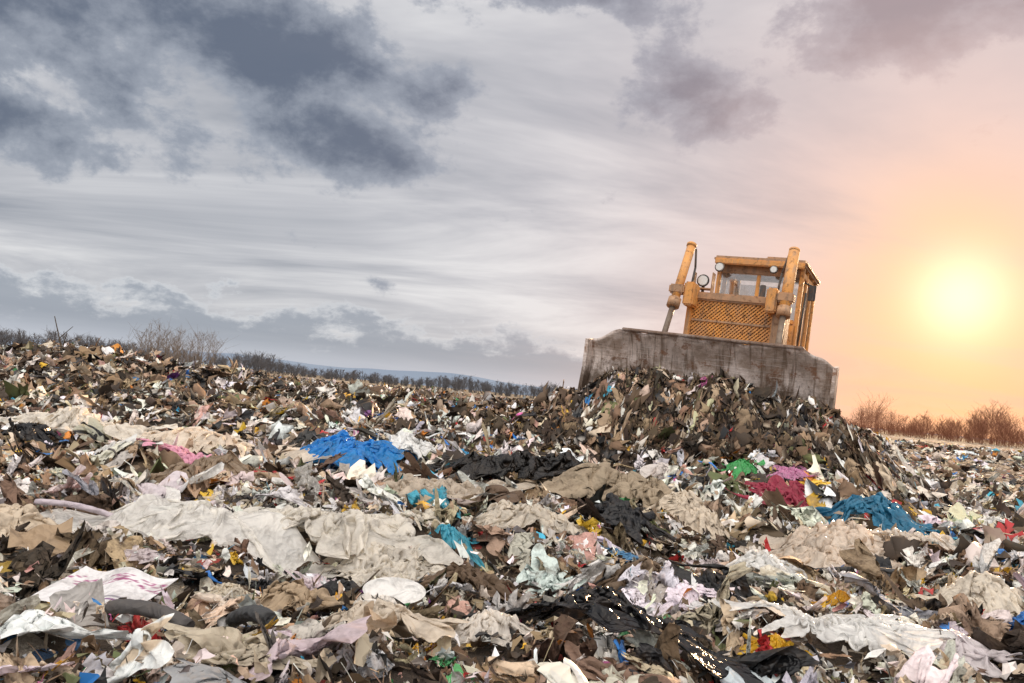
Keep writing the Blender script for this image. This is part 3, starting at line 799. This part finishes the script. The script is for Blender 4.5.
wd = x1 - x0; hg = z1 - z0
c = -hg
while c < wd:
    for sgn in (0, 1):
        a = max(0, c); b = min(wd, c + hg)
        if b - a > .02:
            za, zb2 = a - c, b - c
            if sgn == 0: bar((x0 + a, z0 + za), (x0 + b, z0 + zb2), yo=.0)
            else: bar((x1 - a, z0 + za), (x1 - b, z0 + zb2), yo=.021)
    c += step * 1.2
bmesh.ops.recalc_face_normals(bm, faces=bm.faces)
me = bpy.data.meshes.new('grille_mesh'); bm.to_mesh(me); bm.free(); link('grille_mesh', me, M_YEL)
for z in (1.55, 1.97): box('grille_bar', (x0, gy - .02, z - .02), (x1, gy - .003, z + .02), M_TAN, .005)
# hood
box('hood', (-.74, gy + .35, 1.05), (.74, 3.45, 2.36), M_YEL, .06)
box('hood_top', (-.62, gy + .5, 2.36), (.62, 3.40, 2.44), M_TAN, .03)
for k in range(7): box('hood_louvre', (.742, 1.9 + k * .2, 1.5), (.765, 2.0 + k * .2, 2.1), M_DARK, 0)
cyl('exhaust_stack', (.28, 2.55, 2.4), (.28, 2.55, 2.95), .06, M_DARK); cyl('air_cleaner', (-.30, 2.7, 2.4), (-.30, 2.7, 2.62), .13, M_RIM)
# lift cylinders
for sx in (-1, 1):
    p0 = Vector((sx * 1.06, .50, 1.15)); p1 = Vector((sx * .98, 1.42, 3.46)); d = (p1 - p0)
    cyl('lift_cylinder_barrel', p0 + d * .47, p1, .085 if sx < 0 else .10, M_YEL)
    cyl('lift_cylinder_cap', p1 - d * .02, p1 + d * .012, .10, M_YEL)
    cyl('lift_cylinder_gland', p0 + d * .42, p0 + d * .50, .125, M_TAN)
    cyl('lift_cylinder_rod', p0, p0 + d * .44, .055, M_RIM)
    c = p0 + d * .58
    box('trunnion_bracket', (c.x - sx * .24 - .10, c.y - .10, c.z - .30), (c.x - sx * .24 + .10, c.y + .35, c.z + .16), M_YEL, .03)
    box('trunnion_yoke', (c.x - .15, c.y - .13, c.z - .09), (c.x + .15, c.y + .13, c.z + .09), M_TAN, .03)
    cyl('trunnion_arm', c, c + Vector((-sx * .25, .1, 0)), .06, M_DARK)
    pts = [p0 + d * .97 + Vector((-sx * .09, .07, 0)), p0 + d * .8 + Vector((-sx * .17, .12, 0)), p0 + d * .6 + Vector((-sx * .20, .14, 0)), Vector((sx * .76, 1.7, 2.2))]
    for i in range(3): cyl('hydraulic_hose', pts[i], pts[i + 1], .022, M_DARK, seg=8)
box('cylinder_guard', (.80, 1.12, 1.25), (1.04, 1.62, 2.40), M_TAN, .04)
# cab
cx0, cx1, cy0, cy1, cz0 = -.90, .92, 3.35, 5.35, 1.14; cz1 = 3.62
box('cab_floor', (cx0, cy0, cz0), (cx1, cy1 + .2, 1.45), M_YEL, .03)
box('cab_lower_front', (cx0 + .02, cy0, 1.45), (cx1 - .02, cy0 + .06, 2.30), M_YEL, .02)
box('cab_rear_wall', (cx0 + .05, cy1 - .06, 1.45), (cx1 - .05, cy1, 2.3), M_YEL, .02)
for x in (cx0, cx1 - .09):
    for y, w in ((cy0, .10), (cy0 + .55, .08), (cy0 + 1.3, .08), (cy1 - .11, .11)):
        box('cab_pillar', (x, y, 1.45), (x + .09, y + w, cz1 - .10), M_YEL, .015)
    box('cab_side_lower', (x + .02, cy0 + .10, 1.45), (x + .07, cy1 - .11, 1.95), M_YEL, .01)
    box('cab_side_rail', (x + .01, cy0 + .10, 3.32), (x + .08, cy1 - .11, 3.44), M_YEL, .01)
    box('cab_side_glass', (x + .035, cy0 + .12, 1.96), (x + .045, cy1 - .13, 3.31), M_GLASS, 0)
box('windshield_mullion', (-.04, cy0 + .005, 2.3), (.04, cy0 + .055, 3.3), M_YEL, .01)
box('windshield_header', (cx0 + .09, cy0, 3.30), (cx1 - .09, cy0 + .08, 3.52), M_TAN, .02)
box('windshield_sill', (cx0 + .09, cy0, 2.30), (cx1 - .09, cy0 + .09, 2.40), M_YEL, .02)
box('windshield', (cx0 + .10, cy0 + .025, 2.40), (cx1 - .10, cy0 + .035, 3.30), M_GLASS, 0)
box('rear_glass', (cx0 + .10, cy1 - .035, 2.3), (cx1 - .10, cy1 - .025, 3.4), M_GLASS, 0)
box('cab_roof', (cx0 - .06, cy0 - .22, 3.52), (cx1 + .06, cy1 + .12, 3.64), M_TAN, .04)
box('roof_beam', (cx0 - .02, cy0 - .26, 3.45), (cx1 + .02, cy0 - .16, 3.58), M_YEL, .02)
box('roof_hatch', (-.5, 3.7, 3.64), (.5, 4.6, 3.70), M_YEL, .03)
box('roof_air_box', (.05, 3.55, 3.64), (.62, 4.0, 3.76), M_TAN, .03)
box('operator_seat', (-.28, 4.2, 1.6), (.28, 4.75, 2.65), M_DARK, .08)
cyl('steering_column', (0, 3.6, 1.45), (0, 3.85, 2.35), .03, M_DARK)
def lamp(c, r=.11):
    c = Vector(c); cyl('lamp_housing', c, c + Vector((0, .14, 0)), r, M_DARK, r * .6); cyl('lamp_lens', c + Vector((0, -.02, 0)), c + Vector((0, .004, 0)), r * .8, M_LENS)
lamp((-.68, 1.5, 2.78), .13); cyl('lamp_post', (-.68, 1.58, 2.5), (-.68, 1.58, 2.7), .03, M_DARK)
box('lamp_guard', (-.86, 1.46, 2.61), (-.50, 1.66, 2.635), M_TAN, .005)
box('lamp_guard_side', (-.88, 1.46, 2.5), (-.86, 1.66, 2.95), M_TAN, .005); box('lamp_guard_side', (-.50, 1.46, 2.5), (-.48, 1.66, 2.95), M_TAN, .005)
lamp((-.78, 3.02, 3.36)); lamp((.72, 3.02, 3.36)); lamp((.35, 3.02, 3.38), .09)
cyl('mirror_arm', (.95, 3.3, 3.2), (1.15, 3.15, 3.1), .018, M_DARK); box('mirror', (1.08, 3.12, 2.8), (1.22, 3.16, 3.12), M_DARK, .01)
cyl('handrail', (.95, 3.4, 1.6), (.99, 3.4, 3.0), .02, M_DARK)
dozer.location = (DZ[0], DZ[1], 1.0)
dozer.rotation_euler = (R(-1), R(3.2), -YAW)

# ------------------------------------------------------------ light
SAZ, SEL = R(29.3), R(8.8)
sd = Vector((math.sin(SAZ) * math.cos(SEL), math.cos(SAZ) * math.cos(SEL), math.sin(SEL)))
L = bpy.data.lights.new('sun', 'SUN'); L.energy = 5.0; L.angle = R(3); L.color = (1, .66, .38)
so = bpy.data.objects.new('sun', L); scene.collection.objects.link(so)
so.rotation_euler = (-sd).to_track_quat('-Z', 'Y').to_euler(); so.location = (20, 30, 20)

w = bpy.data.worlds.new('World'); scene.world = w; w.use_nodes = True
nt = w.node_tree; nt.nodes.clear()
tc = N(nt, 'ShaderNodeTexCoord').outputs['Generated']
nv = N(nt, 'ShaderNodeVectorMath', operation='NORMALIZE'); nt.links.new(tc, nv.inputs[0]); D = nv.outputs[0]
sp = N(nt, 'ShaderNodeSeparateXYZ'); nt.links.new(D, sp.inputs[0]); X, Y, Z = sp.outputs
el = M(nt, 'MULTIPLY', M(nt, 'ARCSINE', Z), 57.2958); az = M(nt, 'MULTIPLY', M(nt, 'ARCTAN2', X, Y), 57.2958)
zz = M(nt, 'ADD', M(nt, 'MAXIMUM', Z, 0.0), .13)
cb = N(nt, 'ShaderNodeCombineXYZ'); nt.links.new(M(nt, 'DIVIDE', X, zz), cb.inputs[0]); nt.links.new(M(nt, 'DIVIDE', Y, zz), cb.inputs[1])
mp = N(nt, 'ShaderNodeMapping'); nt.links.new(cb.outputs[0], mp.inputs[0]); mp.inputs['Rotation'].default_value = (0, 0, R(28)); mp.inputs['Scale'].default_value = (.5, 1.0, 1)
n_st = NOISE(nt, mp.outputs[0], .9, 6, .60, .5)
n_soft = NOISE(nt, cb.outputs[0], .55, 3, .5, .2)
nb = NOISE(nt, VMUL(nt, D, (1, 1, 1.5)), 8, 8, .62, .1)
base = RAMP(nt, M(nt, 'ADD', M(nt, 'MULTIPLY', n_st, .72), M(nt, 'MULTIPLY', n_soft, .28)), [(.36, (.33, .355, .41)), (.48, (.57, .58, .62)), (.60, (.86, .86, .87))])
def blob(a0, e0, sa, se, tilt=0):
    da = M(nt, 'SUBTRACT', az, a0); de = M(nt, 'SUBTRACT', el, e0)
    da = M(nt, 'DIVIDE', da, sa); de = M(nt, 'DIVIDE', de, se)
    q = M(nt, 'SQRT', M(nt, 'ADD', M(nt, 'MULTIPLY', da, da), M(nt, 'MULTIPLY', de, de)))
    return M(nt, 'SUBTRACT', 1.0, q)
bl_ = [blob(-32, 20, 14, 6.0), blob(-18, 20.5, 12, 4.8), blob(-14, 17, 7, 3.2), blob(10.2, 21.8, 6, 3.2), blob(27, 26.5, 12, 3.6), blob(-36, 13.5, 7, 2.6), blob(-8, 19.5, 5.5, 3.2), blob(-28, 28, 24, 3.6), blob(2, 28, 9, 2.4)]
mx = bl_[0]
for b_ in bl_[1:]: mx = M(nt, 'MAXIMUM', mx, b_)
gen = M(nt, 'ADD', M(nt, 'MULTIPLY', M(nt, 'SUBTRACT', n_soft, .62), 4.0), -.55)
mx = M(nt, 'MAXIMUM', M(nt, 'MAXIMUM', mx, gen), -.62)
fld = M(nt, 'ADD', M(nt, 'MULTIPLY', mx, 1.5), M(nt, 'MULTIPLY', M(nt, 'SUBTRACT', nb, .46), 5.4))
dark = SM(nt, fld, .05, .65)
core = SM(nt, fld, .3, 1.8)
ccol = MIX(nt, core, (.36, .395, .465), (.125, .155, .22))
col = MIX(nt, M(nt, 'MULTIPLY', dark, .95), base, ccol)
# low cumulus bank
cbb = N(nt, 'ShaderNodeCombineXYZ'); nt.links.new(M(nt, 'MULTIPLY', az, .13), cbb.inputs[0]); nt.links.new(M(nt, 'MULTIPLY', el, .24), cbb.inputs[1])
nk = NOISE(nt, cbb.outputs[0], 1.6, 7, .64, .1)
topd = M(nt, 'SUBTRACT', M(nt, 'ADD', M(nt, 'MULTIPLY', nk, 11.5), -1.1), el)
bank = SM(nt, topd, -.15, .6); deep = SM(nt, topd, .0, 1.9)
bcol = MIX(nt, deep, (.68, .70, .74), (.35, .39, .46))
bcol = MIX(nt, SM(nt, el, .3, 2.6, 1, 0), bcol, (.56, .60, .68))
col = MIX(nt, M(nt, 'MULTIPLY', bank, SM(nt, az, 6, 22, .92, .35)), col, bcol)
# unseen sky overhead and behind the camera brightened, zenith warmed, as added fill
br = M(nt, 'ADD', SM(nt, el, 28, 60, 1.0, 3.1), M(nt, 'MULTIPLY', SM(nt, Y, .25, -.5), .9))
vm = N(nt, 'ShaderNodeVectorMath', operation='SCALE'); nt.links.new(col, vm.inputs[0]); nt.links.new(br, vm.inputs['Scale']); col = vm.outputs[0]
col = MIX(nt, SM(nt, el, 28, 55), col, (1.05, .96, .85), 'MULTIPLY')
# sun glow through haze
dt = N(nt, 'ShaderNodeVectorMath', operation='DOT_PRODUCT'); nt.links.new(D, dt.inputs[0]); dt.inputs[1].default_value = sd
dp = M(nt, 'MAXIMUM', dt.outputs['Value'], 0.0)
g0 = M(nt, 'POWER', dp, 10.0); g1 = M(nt, 'POWER', dp, 32.0); g2 = M(nt, 'POWER', dp, 150.0); g3 = M(nt, 'POWER', dp, 900.0)
low = SM(nt, el, -1, 13, 1, 0)
tex = SM(nt, n_st, .35, .6, .66, 1.0)
col = MIX(nt, M(nt, 'MULTIPLY', M(nt, 'MULTIPLY', g0, .50), tex), col, (.84, .60, .58))
col = MIX(nt, M(nt, 'MULTIPLY', M(nt, 'MULTIPLY', g1, .94), tex), col, MIX(nt, low, (1.0, .64, .54), (1.0, .30, .11)))
col = MIX(nt, M(nt, 'MULTIPLY', M(nt, 'MULTIPLY', g2, .90), tex), col, (1.15, .68, .32))
col = MIX(nt, M(nt, 'MULTIPLY', g3, .95), col, (1.5, 1.22, .80))
bgA = N(nt, 'ShaderNodeBackground'); bgA.inputs[1].default_value = .07
sky = N(nt, 'ShaderNodeTexSky', sky_type='NISHITA'); sky.sun_disc = False; sky.sun_elevation = SEL; sky.sun_rotation = SAZ
nt.links.new(sky.outputs[0], bgA.inputs[0])
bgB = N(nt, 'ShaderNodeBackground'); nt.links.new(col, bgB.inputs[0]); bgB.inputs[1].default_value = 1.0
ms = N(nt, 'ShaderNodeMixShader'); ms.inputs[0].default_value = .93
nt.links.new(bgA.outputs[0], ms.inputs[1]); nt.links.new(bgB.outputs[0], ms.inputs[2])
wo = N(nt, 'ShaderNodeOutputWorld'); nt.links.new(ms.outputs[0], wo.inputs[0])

# ------------------------------------------------------------ camera
cam = bpy.data.cameras.new('camera'); cam.lens = 28; cam.sensor_width = 36; cam.clip_start = .05; cam.clip_end = 12000
co = bpy.data.objects.new('camera', cam); scene.collection.objects.link(co)
co.matrix_world = Matrix.Translation((0, 0, 1.2)) @ Matrix.Rotation(R(93.74), 4, 'X') @ Matrix.Rotation(R(5.5), 4, 'Z')
scene.camera = co
